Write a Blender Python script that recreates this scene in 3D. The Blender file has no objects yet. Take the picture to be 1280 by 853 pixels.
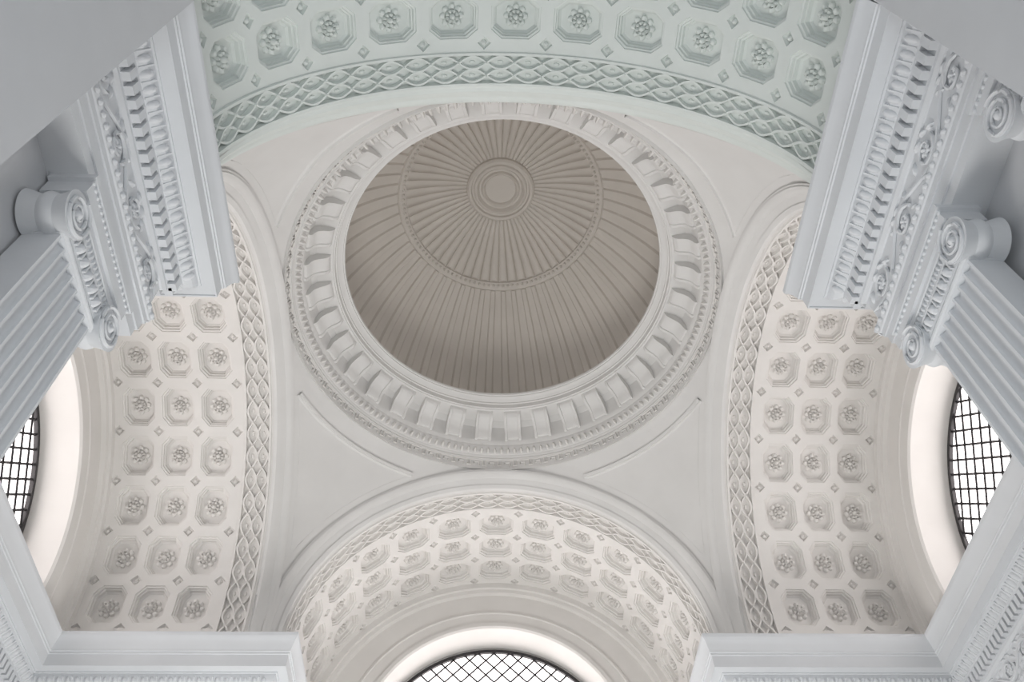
import bpy, math
from math import sin, cos, pi, sqrt, radians, atan2, acos
from mathutils import Vector, Matrix

ZF = 10.213          # height of the springing line above the floor
A = 4.0              # half width of the crossing
R0 = 3.561           # vault radius
RS2 = A*A + R0*R0    # pendentive sphere radius squared
ZC = -0.416          # top of cornice
Q = 3.55             # frieze plane (half width of arms)
L = 7.04             # frieze plane on the arm end walls
TAU = 2*pi
col = bpy.context.scene.collection

# ------------------------------------------------------------------ materials
def plaster(name, c, rough=0.6, var=0.03, scale=1.3):
    m = bpy.data.materials.new(name); m.use_nodes = True
    nt = m.node_tree; b = nt.nodes['Principled BSDF']
    b.inputs['Roughness'].default_value = rough
    b.inputs['Specular IOR Level'].default_value = 0.25
    tc = nt.nodes.new('ShaderNodeTexCoord')
    n = nt.nodes.new('ShaderNodeTexNoise'); n.inputs['Scale'].default_value = scale
    n.inputs['Detail'].default_value = 4
    r = nt.nodes.new('ShaderNodeValToRGB')
    r.color_ramp.elements[0].position = 0.3; r.color_ramp.elements[1].position = 0.7
    r.color_ramp.elements[0].color = tuple(max(0, x-var) for x in c)+(1,)
    r.color_ramp.elements[1].color = tuple(min(1, x+var*0.4) for x in c)+(1,)
    nt.links.new(tc.outputs['Object'], n.inputs['Vector'])
    nt.links.new(n.outputs['Fac'], r.inputs['Fac'])
    nt.links.new(r.outputs['Color'], b.inputs['Base Color'])
    return m
M_WHITE = plaster('plaster_white', (0.81, 0.79, 0.765))
M_PEND = plaster('plaster_pendentive', (0.79, 0.78, 0.765))
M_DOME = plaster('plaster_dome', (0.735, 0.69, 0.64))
M_BLUE_CAST = plaster('plaster_entablature', (0.755, 0.775, 0.80))  # bluish daylight from below is put into this plaster colour
M_GREEN_CAST = plaster('plaster_green_cast', (0.77, 0.815, 0.79))  # greenish light cast on the south vault, put into the base colour
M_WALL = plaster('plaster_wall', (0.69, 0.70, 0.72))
M_FLOOR = plaster('stone_floor', (0.55, 0.53, 0.49), 0.4, 0.06, 3)
def simple(name, c, rough=0.5, metal=0.0):
    m = bpy.data.materials.new(name); m.use_nodes = True
    b = m.node_tree.nodes['Principled BSDF']
    b.inputs['Base Color'].default_value = c+(1,)
    b.inputs['Roughness'].default_value = rough
    b.inputs['Metallic'].default_value = metal
    return m
M_IRON = simple('black_iron', (0.02, 0.018, 0.02), 0.45)
M_GLASS = bpy.data.materials.new('window_glass'); M_GLASS.use_nodes = True
nt = M_GLASS.node_tree; nt.nodes.clear()
o_ = nt.nodes.new('ShaderNodeOutputMaterial'); mx = nt.nodes.new('ShaderNodeMixShader')
tr = nt.nodes.new('ShaderNodeBsdfTransparent'); gl = nt.nodes.new('ShaderNodeBsdfGlossy')
tr.inputs['Color'].default_value = (1, 0.97, 0.97, 1); mx.inputs['Fac'].default_value = 0.05
gl.inputs['Roughness'].default_value = 0.05
nt.links.new(tr.outputs[0], mx.inputs[1]); nt.links.new(gl.outputs[0], mx.inputs[2])
nt.links.new(mx.outputs[0], o_.inputs['Surface'])

# ------------------------------------------------------------------ mesh builder
class MB:
    def __init__(s): s.v = []; s.f = []
    def add(s, pts):
        i = len(s.v); s.v.extend(pts); return i
    def poly(s, pts):
        i = s.add(pts); s.f.append(tuple(range(i, i+len(pts))))
    def grid(s, rows, closed_u=False, closed_v=False):
        n = len(rows); m = len(rows[0]); i0 = len(s.v)
        for r in rows: s.v.extend(r)
        for i in range(n if closed_u else n-1):
            a = i0+i*m; b = i0+((i+1) % n)*m
            for j in range(m if closed_v else m-1):
                k = (j+1) % m
                s.f.append((a+j, b+j, b+k, a+k))
        return i0
    def box(s, c, h, ax=None):
        X, Y, Z = ax if ax else (Vector((1,0,0)), Vector((0,1,0)), Vector((0,0,1)))
        c = Vector(c); i = len(s.v)
        for dz in (-1, 1):
            for dx, dy in ((-1,-1), (1,-1), (1,1), (-1,1)):
                s.v.append(tuple(c+X*dx*h[0]+Y*dy*h[1]+Z*dz*h[2]))
        s.f += [(i,i+3,i+2,i+1),(i+4,i+5,i+6,i+7),(i,i+1,i+5,i+4),(i+1,i+2,i+6,i+5),(i+2,i+3,i+7,i+6),(i+3,i,i+4,i+7)]
    def tube(s, pts, rad, n=5, closed=False):
        pts = [Vector(p) for p in pts]; N = len(pts); rows = []
        for i, p in enumerate(pts):
            a = pts[i-1] if (i > 0 or closed) else p
            b = pts[(i+1) % N] if (i < N-1 or closed) else p
            t = (b-a).normalized()
            up = Vector((0,0,1)) if abs(t.z) < 0.9 else Vector((1,0,0))
            u = t.cross(up).normalized(); w = t.cross(u)
            rr = rad[i] if isinstance(rad, (list, tuple)) else rad
            rows.append([tuple(p+(u*cos(TAU*k/n)+w*sin(TAU*k/n))*rr) for k in range(n)])
        i0 = s.grid(rows, closed_u=closed, closed_v=True)
        if not closed:
            s.f.append(tuple(i0+k for k in range(n)))
            s.f.append(tuple(i0+(N-1)*n+k for k in reversed(range(n))))
    def dome(s, c, U, V, N, ru, rv, h, nu=8, nv=3):
        """half ellipsoid bump, base centre c, tangent axes U,V, normal N"""
        c = Vector(c); rows = []
        for j in range(nv+1):
            e = pi/2*j/nv
            rows.append([tuple(c+U*(ru*cos(e)*cos(TAU*k/nu))+V*(rv*cos(e)*sin(TAU*k/nu))+N*(h*sin(e))) for k in range(nu)])
        s.grid(rows, closed_v=True)
    def obj(s, name, mat, parent=None, angle=32, smooth=True):
        me = bpy.data.meshes.new(name)
        me.from_pydata([(p[0], p[1], p[2]+ZF) for p in s.v], [], s.f)
        me.materials.append(mat)
        if smooth:
            me.polygons.foreach_set('use_smooth', [True]*len(me.polygons))
            me.set_sharp_from_angle(angle=radians(angle))
        me.update()
        o = bpy.data.objects.new(name, me); col.objects.link(o)
        if parent: o.parent = parent
        return o
def empty(name):
    e = bpy.data.objects.new(name, None); col.objects.link(e); return e

# arm frames: local (a outward, b lateral, z)
ARMS = {'north': lambda a,b,z: (b, a, z), 'south': lambda a,b,z: (-b, -a, z),
        'west': lambda a,b,z: (-a, b, z), 'east': lambda a,b,z: (a, -b, z)}
HALF = pi*R0/2
def surf(T, a, s, d=0.0, r=R0):
    rr = r+d; ph = s/R0
    if abs(s) <= HALF: return T(a, rr*sin(ph), rr*cos(ph))
    return T(a, math.copysign(rr, s), -(abs(s)-HALF))

def oct_ring(w, h, cw, ch, n=3):
    P = [(w-cw,-h),(w,-h+ch),(w,h-ch),(w-cw,h),(-w+cw,h),(-w,h-ch),(-w,-h+ch),(-w+cw,-h)]
    out = []
    for i in range(8):
        p, q = P[i], P[(i+1) % 8]
        for k in range(n):
            t = k/n; out.append((p[0]+(q[0]-p[0])*t, p[1]+(q[1]-p[1])*t))
    return out

def rosette(mb, F, rad, base, h):
    """F(u,v,d)->world ; petals as height field, d decreasing toward viewer"""
    NT = 32; rows = []
    for fr, kind in ((1.0,0),(0.97,1),(0.82,1),(0.66,1),(0.56,2),(0.52,3),(0.40,3),(0.30,3),(0.25,4),(0.20,5),(0.1,5)):
        row = []
        for k in range(NT):
            t = TAU*k/NT
            p1 = abs(cos(4*t))**0.6; p2 = abs(sin(4*t))**0.6
            ext = 1.0
            if kind <= 1: ext = 0.76+0.24*p1
            if kind == 0: hh = 0
            elif kind == 1: hh = h*(0.35*p1+0.12)*(1.15-0.5*abs(fr-0.75)*2)
            elif kind == 2: hh = h*0.12
            elif kind == 3: hh = h*(0.25+0.45*p2)
            elif kind == 4: hh = h*0.3
            else: hh = h*(1.0 if fr < 0.15 else 0.85)
            row.append(F(rad*fr*ext*cos(t), rad*fr*ext*sin(t), base-hh))
        rows.append(row)
    i0 = mb.grid(rows, closed_v=True)
    mb.f.append(tuple(i0+10*NT+k for k in range(NT)))

ROWS = 13; PITCH = pi*R0/ROWS
def build_vault(side, mat):
    T = ARMS[side]; par = empty('coffered_vault')
    mb = MB(); ro = MB()
    a0, m = 4.51, 0.12; pw = 0.68; ncol = 3
    e0 = a0+m; e1 = e0+ncol*pw; a1 = e1+m
    w, h, q = pw/2, PITCH/2, 0.10
    for i in range(ncol):
        ca = e0+(i+0.5)*pw
        for j in range(ROWS):
            cs = (j-(ROWS-1)/2)*PITCH
            rings = [(oct_ring(w,h,q,q),0),
                     (oct_ring(.280,.340,.125,.15),0),(oct_ring(.274,.334,.121,.146),.022),
                     (oct_ring(.252,.312,.113,.138),.026),(oct_ring(.246,.306,.111,.135),.065),
                     (oct_ring(.228,.288,.103,.127),.070),(oct_ring(.222,.282,.100,.124),.125),
                     (oct_ring(.205,.263,.09,.11),.138),(oct_ring(.195,.253,.085,.106),.15)]
            g = [[surf(T, ca+u, cs+v, d) for u, v in rg] for rg, d in rings]
            i0 = mb.grid(g, closed_v=True); n = len(rings[-1][0])
            mb.f.append(tuple(i0+(len(g)-1)*n+k for k in range(n)))
            rosette(ro, lambda u,v,d: surf(T, ca+u, cs+v, d), 0.165, 0.15, 0.125)
    # diamonds
    def dia(sc): return [(sc,0),(sc/2,sc/2),(0,sc),(-sc/2,sc/2),(-sc,0),(-sc/2,-sc/2),(0,-sc),(sc/2,-sc/2)]
    for i in range(ncol+1):
        for j in range(ROWS+1):
            ca = e0+i*pw; cs = (j-ROWS/2)*PITCH
            rings = [(dia(q),0),(dia(q*.93),0.0),(dia(q*.86),.035),(dia(q*.74),.05)]
            g = [[surf(T, ca+u, cs+v, d) for u, v in rg] for rg, d in rings]
            i0 = mb.grid(g, closed_v=True); mb.f.append(tuple(i0+24+k for k in range(8)))
            c = Vector(surf(T, ca, cs, .05)); n_ = (Vector(surf(T, ca, cs, 0))-c).normalized()
            U = (Vector(surf(T, ca+.01, cs, .05))-c).normalized(); V = n_.cross(U)
            ro.dome(c, U, V, n_, .042, .042, .05, 8, 2)
    # margins
    for e, mm, sg in ((e0, a0, -1), (e1, a1, 1)):
        for j in range(ROWS):
            lo = (j-ROWS/2)*PITCH; hi = lo+PITCH
            ss = [lo+q, (lo+q)*.67+(hi-q)*.33, (lo+q)*.33+(hi-q)*.67, hi-q]
            tt = [lo, (lo)*.67+(hi)*.33, (lo)*.33+(hi)*.67, hi]
            mb.grid([[surf(T, mm, t) for t in tt], [surf(T, e, s_) for s_ in ss]])
            mb.poly([surf(T, mm, lo), surf(T, e, lo+q), surf(T, e+sg*q, lo)])
            mb.poly([surf(T, mm, hi), surf(T, e, hi-q), surf(T, e+sg*q, hi)])
    # stilted plain strip below springing
    for sg in (-1, 1):
        mb.grid([[surf(T, a, sg*(HALF+z)) for a in (a0, a1)] for z in (0, 0.8)])
    mb.obj('coffers', mat, par, 25); ro.obj('rosettes', mat, par, 50)
    # guilloche band
    gb = MB()
    prof = [(4.0,.0),(4.03,-.01),(4.04,-.035),(4.075,-.035),(4.085,.045),(4.455,.045),(4.465,-.03),(4.50,-.03),(4.51,.0)]
    NS = 120; smax = HALF+0.8
    gb.grid([[surf(T, a, -smax+2*smax*i/NS, d) for a, d in prof] for i in range(NS+1)])
    lam = PITCH*0.46; NR = 300
    for c0 in (4.18, 4.36):
        for sg in (-1, 1):
            rows = []
            for i in range(NR+1):
                s = -smax+2*smax*i/NR
                ac = c0+sg*.088*sin(pi*s/lam)
                z = .010*cos(pi*s/lam)*sg
                rows.append([surf(T, ac-.019, s, .045), surf(T, ac-.015, s, -.02+z), surf(T, ac+.015, s, -.02+z), surf(T, ac+.019, s, .045)])
            gb.grid(rows)
        k = int(smax/lam)
        for i in range(-k, k+1):
            s = (i+.5)*lam
            if abs(s) > smax-.1: continue
            c = Vector(surf(T, c0, s, .045)); n_ = (Vector(surf(T, c0, s, 0))-c).normalized()
            U = (Vector(surf(T, c0+.01, s, .045))-c).normalized(); V = n_.cross(U)
            gb.dome(c, U, V, n_, .028, .05, .03, 6, 2)
            s = i*lam
            c = Vector(surf(T, c0, s, .045)); n_ = (Vector(surf(T, c0, s, 0))-c).normalized()
            gb.dome(c, U, V, n_, .032, .032, .09, 6, 2)
    gb.obj('guilloche_band', mat, par, 40)
    # archivolt moulding on the crossing side, lying on the sphere
    av = MB(); NP = 112
    ap = [(R0,0.0),(R0+.005,.05),(R0+.06,.055),(R0+.065,.03),(R0+.16,.03),(R0+.17,.06),(R0+.21,.075),(R0+.25,.06),(R0+.26,.03),(R0+.29,.02),(R0+.295,-.04)]
    rows = []
    for i in range(NP+1):
        s = -smax+2*smax*i/NP; row = []
        for rho, off in ap:
            if abs(s) <= HALF: b, z = rho*sin(s/R0), rho*cos(s/R0)
            else: b, z = math.copysign(rho, s), -(abs(s)-HALF)
            a = sqrt(max(0, RS2-rho*rho))-off
            row.append(T(a, b, z))
        rows.append(row)
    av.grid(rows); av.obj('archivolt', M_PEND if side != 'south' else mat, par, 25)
    # far ring, end wall face and window reveal
    er = MB(); smax2 = HALF+0.5
    if side == 'south': ep = [(3.59,6.74),(3.42,6.74),(3.40,6.80),(3.33,6.80),(3.31,6.86),(3.31,15.9)]
    else: ep = [(3.59,6.74),(3.44,6.74),(3.43,6.79),(3.35,6.80),(3.33,6.88),(2.92,6.88),(2.90,6.85),(2.86,6.84),(2.84,6.86),(2.62,6.86),(2.60,6.82),(2.52,6.82),(2.49,6.86),(2.46,7.50),(2.40,7.50)]
    rows = []
    for i in range(81):
        s = -smax2+2*smax2*i/80
        row = []
        for rho, a in ep:
            if abs(s) <= HALF: row.append(T(a, rho*sin(s/R0), rho*cos(s/R0)))
            else: row.append(T(a, math.copysign(rho, s), -(abs(s)-HALF)))
        rows.append(row)
    er.grid(rows); er.obj('end_arch', M_WHITE if side != 'south' else M_WALL, par, 25)
for sd in ('north', 'east', 'west'): build_vault(sd, M_WHITE)
build_vault('south', M_GREEN_CAST)

# ------------------------------------------------------------------ windows
def build_window(side, idx):
    T = ARMS[side]; par = empty('window_%d' % idx); rw = 2.40; zb = -0.5
    mb = MB(); a = 7.47
    arc = [(rw*sin(t), rw*cos(t)) for t in [(-pi/2+pi*i/48) for i in range(49)]]
    pl = [(-rw, zb)]+arc+[(rw, zb)]
    rows = []
    for i, (b, z) in enumerate(pl):
        k = (rw-.07)/rw
        bi, zi = (b*k, z*k if z > 0 else z)
        rows.append([T(a+.03,b,z), T(a-.03,b,z), T(a-.03,bi,zi), T(a+.03,bi,zi)])
    mb.grid(rows)
    def inside(b, z): return z > zb and abs(b) < rw and (z < 0 or b*b+z*z < rw*rw)
    sp = 0.235
    for sg in (-1, 1):
        n = 40
        for k in range(-n, n+1):
            c = k*sp
            ts = [-4+8*i/400 for i in range(401)]
            seg = [t for t in ts if inside(t*.7071+c*.7071, sg*t*.7071-sg*c*.7071)]
            if len(seg) < 3: continue
            p = [(seg[0]*.7071+c*.7071, sg*(seg[0]-c)*.7071), (seg[-1]*.7071+c*.7071, sg*(seg[-1]-c)*.7071)]
            mb.tube([T(a, *p[0]), T(a, *p[1])], .020, 4)
    mb.tube([T(a-.01, -rw, -.02), T(a-.01, rw, -.02)], .03, 4)
    mb.obj('lattice', M_IRON, par, smooth=False)
    g = MB(); g.poly([T(a+.02, b, z) for b, z in pl]); g.obj('glass', M_GLASS, par, smooth=False)
build_window('north', 1); build_window('west', 2); build_window('east', 3)

# ------------------------------------------------------------------ pendentives
RSP = sqrt(RS2)
def pend_pt(psi, w):
    mxx = max(abs(cos(psi)), abs(sin(psi)))
    c = min(1.0, A/(RSP*mxx)); el0 = acos(c)
    if el0 < 1e-6: el0 = -0.10
    el1 = atan2(3.95, 3.78)
    el = el0+(el1-el0)*w
    R = RSP+(sqrt(3.95**2+3.78**2)-RSP)*w*w
    return el, R
def spt(psi, el, R): return (R*cos(el)*cos(psi), R*cos(el)*sin(psi), R*sin(el))
for qd in range(4):
    mb = MB(); rows = []
    c0 = pi/4+qd*pi/2
    NPS = 96
    for i in range(NPS+1):
        psi = c0-pi/4+pi/2*i/NPS
        rows.append([spt(psi, *pend_pt(psi, w/20)) for w in range(21)])
    mb.grid(rows)
    # triangular panel mouldings
    def Pn(el, psi, off=0.0):
        mxx = max(abs(cos(psi)), abs(sin(psi)))
        c = min(1.0, A/(RSP*mxx)); e0_ = acos(c)
        if e0_ < 1e-6: e0_ = -.10
        w = (el-e0_)/(atan2(3.95,3.78)-e0_)
        R = RSP+(sqrt(3.95**2+3.78**2)-RSP)*w*w-off
        return Vector((R*cos(el)*cos(psi), R*cos(el)*sin(psi), R*sin(el)))
    el_t = radians(41.9); aoff = 3.62
    def psi_edge(el): return acos(min(1.0, aoff/(RSP*cos(el))))
    pt = psi_edge(el_t); b0 = qd*pi/2
    arc = [(el_t, b0+pt+(pi/2-2*pt)*i/48) for i in range(49)]
    mb.grid([[Pn(e_+.010, p_, .0), Pn(e_+.008, p_, .05), Pn(e_-.002, p_, .05), Pn(e_-.004, p_, .018), Pn(e_-.011, p_, .0)] for e_, p_ in arc])
    els = [el_t+(radians(8)-el_t)*i/24 for i in range(25)]
    for side_ in (0, 1):
        ln = []
        for e_ in els:
            pp = psi_edge(e_)
            if pp < pi/4: ln.append(Pn(e_, b0+pp if side_ == 0 else b0+pi/2-pp, .0))
        mb.tube(ln, .006, 5)
    mb.obj('pendentive', M_PEND, None, 30)

# ------------------------------------------------------------------ dome and ring cornice
dome = empty('ribbed_dome')
def revolve(mb, prof, n=192):
    mb.grid([[(r*cos(TAU*i/n), r*sin(TAU*i/n), z) for r, z in prof] for i in range(n)], closed_u=True)
rg = MB()
prof = [(3.80,3.93),(3.75,3.89),(3.74,3.955),(3.745,3.96),(3.72,4.115),(3.67,4.115),(3.67,4.15),(3.655,4.17),(3.65,4.20),
        (3.63,4.22),(3.60,4.33),(3.585,4.35),(3.575,4.42),(3.55,4.45),(3.53,4.52),(3.525,4.68),(3.48,4.84),(3.38,4.93),(3.10,4.96),(3.09,4.985),(3.07,4.99),(3.065,5.09),
        (3.045,5.10),(3.04,5.13),(3.01,5.16),(2.975,5.19),(2.95,5.20),(2.945,5.225),(2.925,5.23),(2.916,5.27),(2.93,5.30),(3.76,5.30)]
revolve(rg, prof); rg.obj('ring_cornice', M_PEND, dome, 30)
br = MB(); NB = 36
for k in range(NB):
    th = TAU*(k+.5)/NB
    er_ = Vector((cos(th), sin(th), 0)); et = Vector((-sin(th), cos(th), 0)); hw = .165
    pr = [(3.56,4.50),(3.49,4.50),(3.455,4.54),(3.43,4.62),(3.39,4.69),(3.31,4.75),(3.22,4.79),(3.17,4.83),(3.14,4.88),(3.13,4.96)]
    g = []
    for r, z in pr:
        g.append([tuple(er_*r+et*t+Vector((0,0,z+dz))) for t, dz in ((-hw,.0),(-hw*.72,.0),(-hw*.66,.03),(hw*.66,.03),(hw*.72,.0),(hw,.0))])
    br.grid(g)
    for s_ in (-1, 1):
        br.poly([tuple(er_*r+et*(s_*hw)+Vector((0,0,z))) for r, z in pr+[(3.56,4.96)]])
br.obj('brackets', M_PEND, dome, 30)
bd = MB(); NBD = 170
for k in range(NBD):
    th = TAU*k/NBD; e_ = Vector((cos(th), sin(th), 0)); t_ = Vector((-sin(th), cos(th), 0))
    nrm = (-e_*.95-Vector((0,0,.3))).normalized(); v_ = nrm.cross(t_)
    bd.dome(e_*3.615+Vector((0,0,4.275)), t_, v_, nrm, .036, .06, .10, 6, 2)
# greek key
NK = 76
def kp(k, u, v):
    th = TAU*(k+u)/NK
    r = 3.738+(3.716-3.738)*v-.006; z = 3.972+(4.10-3.972)*v
    return (r*cos(th), r*sin(th), z)
for k in range(NK):
    bd.tube([kp(k,*p) for p in ((0,0),(0,1),(.8,1),(.8,0),(1,0))], .018, 4)
    bd.tube([kp(k,*p) for p in ((.25,0.0),(.25,.6),(.55,.6),(.55,.3))], .015, 4)
bd.obj('bead_and_key_bands', M_WHITE, dome, 40)

DA, DB, DZ = 3.76, 3.93, 5.0
NFL = 60; US = [0,.06,.14,.24,.34,.44,.5,.56,.66,.76,.86,.94]
dm = MB(); rows = []
e_ring = acos(2.12/DA)
outer_l = [(.04+(e_ring-.035-.04)*i/22, 'o') for i in range(23)]
outer_l[-1] = (e_ring-.035, 'o')
mid = [(e_ring-.03,'p'),(e_ring-.025,'r'),(e_ring+.018,'r'),(e_ring+.022,'p')]
e_in = acos(.74/DA)
inner = [(e_ring+.03+(e_in-e_ring-.03)*i/16, 'i') for i in range(17)]
for e_, kind in outer_l+mid+inner:
    row = []
    for k in range(NFL):
        for u in US:
            th = TAU*(k+u)/NFL; rho = DA*cos(e_)
            if kind == 'i':
                am = .095*rho/2.0; off = am*sqrt(max(0, 1-(2*u-1)**2))-am*.6
            elif kind == 'o':
                x = abs(u-.5)
                off = -.055*(1 if x < .17 else (0 if x > .25 else (.25-x)/.08))*(.55+.45*cos(e_))
            elif kind == 'p': off = 0
            else: off = -.045
            off = min(max(off, -.08), .08)
            rr = DA+off; rb = DB+off
            row.append((rr*cos(e_)*cos(th), rr*cos(e_)*sin(th), DZ+rb*sin(e_)))
    rows.append(row)
i0 = dm.grid(rows, closed_v=True)
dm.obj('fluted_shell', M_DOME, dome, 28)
md = MB()
zt = DZ+DB*sin(e_in)
revolve(md, [(r_*.90, z_) for r_, z_ in [(.84,zt+.05),(.82,zt-.06),(.77,zt-.10),(.72,zt-.08),(.70,zt-.02),(.66,zt-.01),(.63,zt-.05),(.58,zt-.07),(.55,zt-.03),(.52,zt+.02),(.47,zt+.02),(.45,zt-.03),(.42,zt-.05),(.39,zt-.02),(.37,zt+.03),(.2,zt+.04),(.001,zt+.045)]], 96)
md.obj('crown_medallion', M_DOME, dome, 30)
bb = MB()
for k in range(120):
    th = TAU*k/120; e_ = Vector((cos(th), sin(th), 0)); t_ = Vector((-sin(th), cos(th), 0))
    ce = e_*(DA-.05)*cos(e_ring)+Vector((0,0,DZ+(DB-.05)*sin(e_ring)))
    nrm = (-e_*.56-Vector((0,0,.83))).normalized()
    bb.dome(ce, t_, nrm.cross(t_), nrm, .036, .036, .05, 6, 2)
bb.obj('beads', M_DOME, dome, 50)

# ------------------------------------------------------------------ entablature
QE = 3.46
path = [(QE,-6.25),(QE,-Q),(L,-Q),(L,Q),(Q,Q),(Q,L),(-Q,L),(-Q,Q),(-L,Q),(-L,-Q),(-Q,-Q),(-Q,-6.02)]
def nrm_in(i):     # inward normal of segment i (room on the left)
    p, q_ = Vector(path[i]), Vector(path[i+1]); t = (q_-p).normalized()
    return Vector((-t.y, t.x))
def sweep(mb, prof):
    cols = []
    for i, p in enumerate(path):
        P_ = Vector(p)
        if i == 0: n = nrm_in(0)
        elif i == len(path)-1: n = nrm_in(i-1)
        else: n = nrm_in(i-1)+nrm_in(i)
        cols.append([(P_.x+n.x*a, P_.y+n.y*a, ZC+z) for a, z in prof])
    for i in range(len(path)-1): mb.grid([cols[i], cols[i+1]])
ent = empty('entablature')
eb = MB()
sweep(eb, [(-.32,-1.80),(0,-1.80),(0,-1.68),(.018,-1.68),(.018,-1.55),(.036,-1.55),(.036,-1.48),(.05,-1.47),(.07,-1.43),(.07,-1.40),(.0,-1.39),
           (0,-.98),(.02,-.975),(.045,-.94),(.045,-.90),(.05,-.90),(.05,-.74),(.12,-.735),(.12,-.70),(.14,-.69),(.19,-.64),(.215,-.57),(.215,-.54),(.235,-.535),
           (.235,-.515),(.355,-.505),(.36,-.52),(.375,-.52),(.375,-.33),(.39,-.325),(.39,-.29),(.405,-.285),(.405,-.26),(.41,-.24),(.425,-.17),(.445,-.11),(.47,-.07),(.475,-.055),(.475,0),(-.35,0)])
eb.obj('mouldings', M_BLUE_CAST, ent, 25)
orn = MB()
for i in range(len(path)-1):
    p, q_ = Vector(path[i]), Vector(path[i+1]); t = (q_-p).normalized(); n = nrm_in(i); Ln = (q_-p).length
    def convex(j):   # +1: corner projecting into room
        if j <= 0 or j >= len(path)-1: return 0
        a, b = nrm_in(j-1), nrm_in(j); tt = (Vector(path[j])-Vector(path[j-1])).normalized()
        return 1 if b.dot(tt) > 0 else -1
    T3 = Vector((t.x,t.y,0)); N3 = Vector((n.x,n.y,0)); Z3 = Vector((0,0,1))
    def W(s, a, z): return Vector((p.x+t.x*s+n.x*a, p.y+t.y*s+n.y*a, ZC+z))
    def run(proj, pitch):
        s0 = -proj*convex(i)*1.0 if convex(i) else 0
        s1 = Ln+proj*convex(i+1) if convex(i+1) else Ln
        k = max(1, int(round((s1-s0)/pitch))); d = (s1-s0)/k
        return [s0+d*(j+.5) for j in range(k)]
    for s in run(.10, .125): orn.box(W(s, .085, -.82), (.04,.04,.075), (T3,N3,Z3))
    for s in run(.12, .135):
        nn = (N3*.72-Z3*.7).normalized(); v_ = nn.cross(T3)
        orn.dome(W(s, .165, -.645), T3, v_, nn, .043, .075, .045, 8, 3)
    for s in run(.12, .135)[:-1]:
        nn = (N3*.72-Z3*.7).normalized(); v_ = nn.cross(T3)
        orn.box(W(s+.067, .175, -.645), (.008,.015,.07), (T3, nn, v_))
    for s in run(.06, .10):
        orn.dome(W(s, .062, -1.44), T3, Z3, N3, .036, .03, .03, 6, 2)
    # rinceau frieze
    lam = .95; nper = max(1, int(Ln/lam)); lam = Ln/nper; H0 = -1.185; 
    if Ln > 2:
        NSS = nper*20
        orn.tube([W(.02+(Ln-.04)*k/NSS, .012, H0+.13*sin(TAU*k/20)) for k in range(NSS+1)], [.02 if 0 < k < NSS else .004 for k in range(NSS+1)], 5)
        for k in range(2*nper):
            c = (k+.5)*lam/2; sg = 1 if k % 2 == 0 else -1
            cz = H0-sg*.02
            sp = []; 
            for m_ in range(19):
                f = m_/18; rr = .165*(1-f)+.035*f; an = sg*(pi*1.0-f*pi*2.6)
                sp.append(W(c+rr*cos(an)*1.0, .02, cz+rr*sin(an)*.9))
            orn.tube(sp, [.022-.008*m_/18 for m_ in range(19)], 5)
            for m_ in range(6):
                an = TAU*m_/6
                U = T3*cos(an)+Z3*sin(an); V = -T3*sin(an)+Z3*cos(an)
                orn.dome(W(c, .0, cz)+U*.045, U, V, N3, .04, .022, .035, 6, 2)
            orn.dome(W(c, .01, cz), T3, Z3, N3, .02, .02, .045, 6, 2)
            for m_, (ds, dz, an) in enumerate(((.20,.12,.8),(-.20,-.10,.7),(.23,-.11,-.7),(-.19,.13,2.3),(.0,.19,.1),(.04,-.19,.2),(.11,.18,.5),(-.1,-.18,.6))):
                if not .08 < c+ds*.95 < Ln-.08: continue
                U = T3*cos(an)+Z3*sin(an); V = -T3*sin(an)+Z3*cos(an)
                orn.dome(W(c+ds*.95, .0, H0+dz*.95*sg), U, V, N3, .065, .026, .035, 6, 2)
orn.obj('ornament', M_BLUE_CAST, ent, 50)

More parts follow.
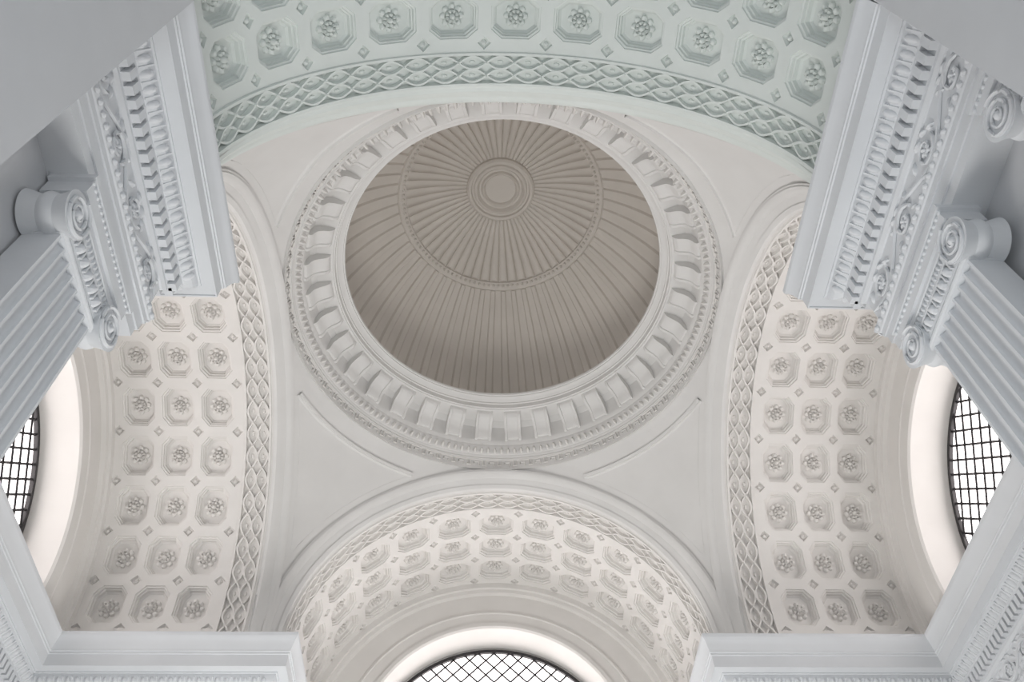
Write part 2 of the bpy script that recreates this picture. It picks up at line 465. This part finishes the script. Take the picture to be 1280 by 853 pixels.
# ------------------------------------------------------------------ ionic pilasters
def pilaster(sx, yc, xf, DZ_=.10, VS=.475):
    """sx=-1 west wall / +1 east wall, fluted face toward x=0"""
    par = empty('ionic_pilaster')
    def T(out, lat, z):   # out = toward the room
        if z < -2.3 and z > -5: z -= DZ_*min(1, (-2.3-z)/.05)
        return (sx*(xf-out), yc+lat, z)
    mb = MB(); ztop = -2.66; zbot = -9.6
    NFt = 7; rows = []
    for i in range(13):
        f = i/12; z = ztop+(zbot-ztop)*f; hw = .43+.06*min(1, f*1.3)
        row = [T(-.28, -hw, z), T(0, -hw, z)]
        fw = 2*hw/(NFt+.25*1)
        fil = fw*.22
        fw = (2*hw-fil*(NFt+1))/NFt
        x = -hw
        for k in range(NFt):
            x0 = x+fil; row.append(T(0, x0, z))
            for m_ in range(1, 8):
                t = pi*m_/8
                row.append(T(-fw*.42*sin(t), x0+fw*.5*(1-cos(t)), z))
            x = x0+fw; row.append(T(0, x, z))
        row += [T(0, hw, z), T(-.28, hw, z)]
        rows.append(row)
    mb.grid(rows)
    mb.obj('shaft', M_BLUE_CAST, par, 28)
    cb = MB()
    def bx(o0,o1,l0,l1,z0,z1):
        za, zb_ = T(0,0,z0)[2], T(0,0,z1)[2]
        c = T((o0+o1)/2,(l0+l1)/2,-1); cb.box((c[0],c[1],(za+zb_)/2), (abs(o1-o0)/2,abs(l1-l0)/2,abs(zb_-za)/2))
    bx(-.28,.10,-.64,.64,-2.27,-2.216)      # abacus
    bx(-.28,.08,-.60,.60,-2.33,-2.27)
    bx(-.28,.05,-.53,.53,-2.47,-2.31)       # canalis block
    bx(-.28,.035,-.46,.46,-2.60,-2.47)       # echinus block
    bx(-.28,.02,-.45,.45,-2.66,-2.60)
    cb.tube([T(.02,-.45,-2.635), T(.02,.45,-2.635)], .022, 8)
    for z in (-2.35,-2.455):
        cb.tube([T(.055, -.53+1.06*k/12, z-(.02 if z<-2.4 else .0)*sin(pi*k/12)) for k in range(13)], .014, 6)
    X3 = Vector((-sx,0,0)); Y3 = Vector((0,1,0)); Z3 = Vector((0,0,1))
    for k in range(7):
        l = -.36+.12*k
        cb.dome(T(.03, l, -2.53), Y3, Z3, X3, .045, .055, .06, 8, 3)
        cb.box(T(.045, l+.06, -2.53), (.02,.008,.05))
    for k in range(15):
        cb.dome(T(.05, -.35+.05*k, -2.40), Y3, Z3, X3, .02, .035, .025, 6, 2)
    for k in range(20):
        l = -.60+1.20*k/19; cb.dome(T(.08, l, -2.30), Y3, Z3, X3, .024, .018, .02, 6, 2)
    zv = T(0,0,-2.505)[2]
    for sg in (-1, 1):
        vc = sg*(VS+.04)
        rows = []
        for i in range(13):
            f = i/12; o = .085-(.36)*f
            r = .195-.045*sin(pi*f)
            if i in (5,7): r += .02
            if i == 6: r += .03
            rows.append([T(o, vc+r*cos(TAU*k/28), -1)[:2]+(zv+r*sin(TAU*k/28),) for k in range(28)])
        i0 = cb.grid(rows, closed_v=True)
        cb.f.append(tuple(i0+k for k in range(28)))
        cb.f.append(tuple(i0+12*28+k for k in range(28)))
        sp = []; N = 60
        for i in range(N+1):
            f = i/N; r = .186*(1-f)+.035*f; an = pi/2+sg*f*TAU*2.5
            sp.append(T(.095, vc+r*cos(an), -1)[:2]+(zv+r*sin(an),))
        cb.tube(sp, [.019-.008*i/N for i in range(N+1)], 6)
        cb.dome(T(.085, vc, -2.505), Y3, Z3, X3, .04, .04, .04, 10, 3)
    cb.obj('capital', M_BLUE_CAST, par, 35)
    bs = MB()
    def bx2(o, l, z0, z1):
        bs.box(T((o-.28)/2, 0, (z0+z1)/2), ((o+.28)/2, l, (z1-z0)/2))
    bx2(.12, .62, -ZF, -ZF+.25); bx2(.09, .58, -ZF+.25, -ZF+.36); bx2(.05, .53, -ZF+.36, -ZF+.44); bx2(.07,.55,-ZF+.44,-ZF+.56); bx2(.03,.50,-ZF+.56,-9.6)
    bs.obj('base', M_BLUE_CAST, par, 30)
pilaster(-1, -4.46, Q+.02, .18); pilaster(1, -4.38, QE-.05, .12); pilaster(1, -6.44, QE-.05, .12)

# ------------------------------------------------------------------ room shell
def wall_mesh(name, idxs):
    mb = MB()
    for a in idxs:
        p, q_ = path[a], path[a+1]; n = nrm_in(a); t = (Vector(q_)-Vector(p)).normalized()
        P0 = Vector(p)-n*.32; P1 = Vector(q_)-n*.32
        def ext(j):
            if j <= 0 or j >= len(path)-1: return 0
            tt = (Vector(path[j])-Vector(path[j-1])).normalized()
            return -.32 if nrm_in(j).dot(tt) > 0 else .32
        P0 = P0-t*ext(a); P1 = P1+t*ext(a+1)
        mb.grid([[(P0.x,P0.y,-ZF),(P0.x,P0.y,-2.216)],[(P1.x,P1.y,-ZF),(P1.x,P1.y,-2.216)]])
    mb.obj(name, M_WALL, None, smooth=False)
wall_mesh('wall_southeast_pier', [0,1]); wall_mesh('wall_east', [2]); wall_mesh('wall_northeast_pier', [3,4])
wall_mesh('wall_north', [5]); wall_mesh('wall_northwest_pier', [6,7]); wall_mesh('wall_west', [8]); wall_mesh('wall_southwest_pier', [9,10])

# near piers flanking the camera
def near_pier(name, sx, y):
    mb = MB(); x0, x1 = sx*3.05, sx*4.6
    mb.box(((x0+x1)/2, (y-16)/2, (-ZF+3.4)/2), (abs(x1-x0)/2, (y+16)/2, (ZF+3.4)/2))
    mb.obj(name, M_WALL, None, smooth=False)
near_pier('wall_nave_west', -1, -6.03); near_pier('wall_nave_east', 1, -6.26)

# unseen outer shell with arched openings, added to keep sky light from leaking in
def outer(name, side, arched, b0, b1, a=7.56):
    T = ARMS[side]; mb = MB(); zt, zb = 9.6, -ZF; rr = 2.43
    if not arched:
        mb.poly([T(a,b0,zb),T(a,b1,zb),T(a,b1,zt),T(a,b0,zt)])
    else:
        mb.poly([T(a,b0,zb),T(a,b1,zb),T(a,b1,-.5),T(a,b0,-.5)])
        mb.poly([T(a,b0,-.5),T(a,-rr,-.5),T(a,-rr,zt),T(a,b0,zt)])
        mb.poly([T(a,rr,-.5),T(a,b1,-.5),T(a,b1,zt),T(a,rr,zt)])
        N = 40
        mb.grid([[T(a,-rr*cos(pi*i/N),rr*sin(pi*i/N)),T(a,-rr*cos(pi*i/N),zt)] for i in range(N+1)])
    mb.obj(name, M_WALL, None, smooth=False)
outer('leak_shield_north', 'north', True, -7.56, 7.56)
outer('leak_shield_west', 'west', True, -16, 7.56)
outer('leak_shield_east', 'east', True, -7.56, 16)
outer('wall_outer_south', 'south', False, -7.56, 7.56, 16)
mb = MB(); mb.poly([(-7.56,-16,9.6),(7.56,-16,9.6),(7.56,7.56,9.6),(-7.56,7.56,9.6)]); mb.obj('leak_shield_lid', M_WALL, smooth=False)  # unseen lid above the dome, added to shut out stray sky light
mb = MB(); mb.poly([(-7.56,-16,-ZF),(7.56,-16,-ZF),(7.56,7.56,-ZF),(-7.56,7.56,-ZF)]); mb.obj('floor', M_FLOOR, smooth=False)

# ------------------------------------------------------------------ lights
W_ = bpy.data.worlds.new('sky'); bpy.context.scene.world = W_; W_.use_nodes = True
bg = W_.node_tree.nodes['Background']; bg.inputs['Color'].default_value = (1.0, 0.965, 0.95, 1); bg.inputs['Strength'].default_value = 4.3
def area(name, loc, tgt, sx, sy, e, c=(1,1,1), portal=False):
    l = bpy.data.lights.new(name, 'AREA'); l.shape = 'RECTANGLE'; l.size = sx; l.size_y = sy; l.energy = e; l.color = c
    if portal: l.cycles.is_portal = True
    o = bpy.data.objects.new(name, l); col.objects.link(o); o.location = loc
    o.rotation_euler = (Vector(tgt)-Vector(loc)).to_track_quat('-Z', 'Y').to_euler()
area('fill_crossing', (-.8, 1.4, .6), (0, 1.0, 10), 4.0, 4.0, 580, (1, .98, .95))  # added fill near the floor, imitates bounced light
area('fill_nave', (0, -11.5, .8), (0, -5.0, 12), 5, 5, 280, (.92, .97, 1))  # added fill behind the camera, not a fixture of the building
area('portal_north', (0,7.54,ZF+.95), (0,0,ZF+.95), 4.9, 3.0, 1, portal=True)
area('portal_west', (-7.54,0,ZF+.95), (0,0,ZF+.95), 4.9, 3.0, 1, portal=True)
area('portal_east', (7.54,0,ZF+.95), (0,0,ZF+.95), 4.9, 3.0, 1, portal=True)

# ------------------------------------------------------------------ camera
f_, pitch, yaw, roll = 1068.611, radians(34.648), radians(4.049), radians(-2.344)
fw = Vector((sin(pitch)*sin(yaw), sin(pitch)*cos(yaw), cos(pitch)))
rt = Vector((cos(yaw), -sin(yaw), 0)); up = rt.cross(fw)
r2 = rt*cos(roll)+up*sin(roll); u2 = -rt*sin(roll)+up*cos(roll)
cam = bpy.data.cameras.new('camera'); cam.sensor_width = 36; cam.lens = f_*36/1280
cam.clip_start = .05; cam.clip_end = 200
co = bpy.data.objects.new('camera', cam); col.objects.link(co)
M = Matrix(((r2.x,u2.x,-fw.x,-.449),(r2.y,u2.y,-fw.y,-7.976),(r2.z,u2.z,-fw.z,ZF-8.613),(0,0,0,1)))
co.matrix_world = M
bpy.context.scene.camera = co
bpy.context.scene.view_settings.view_transform = 'Standard'
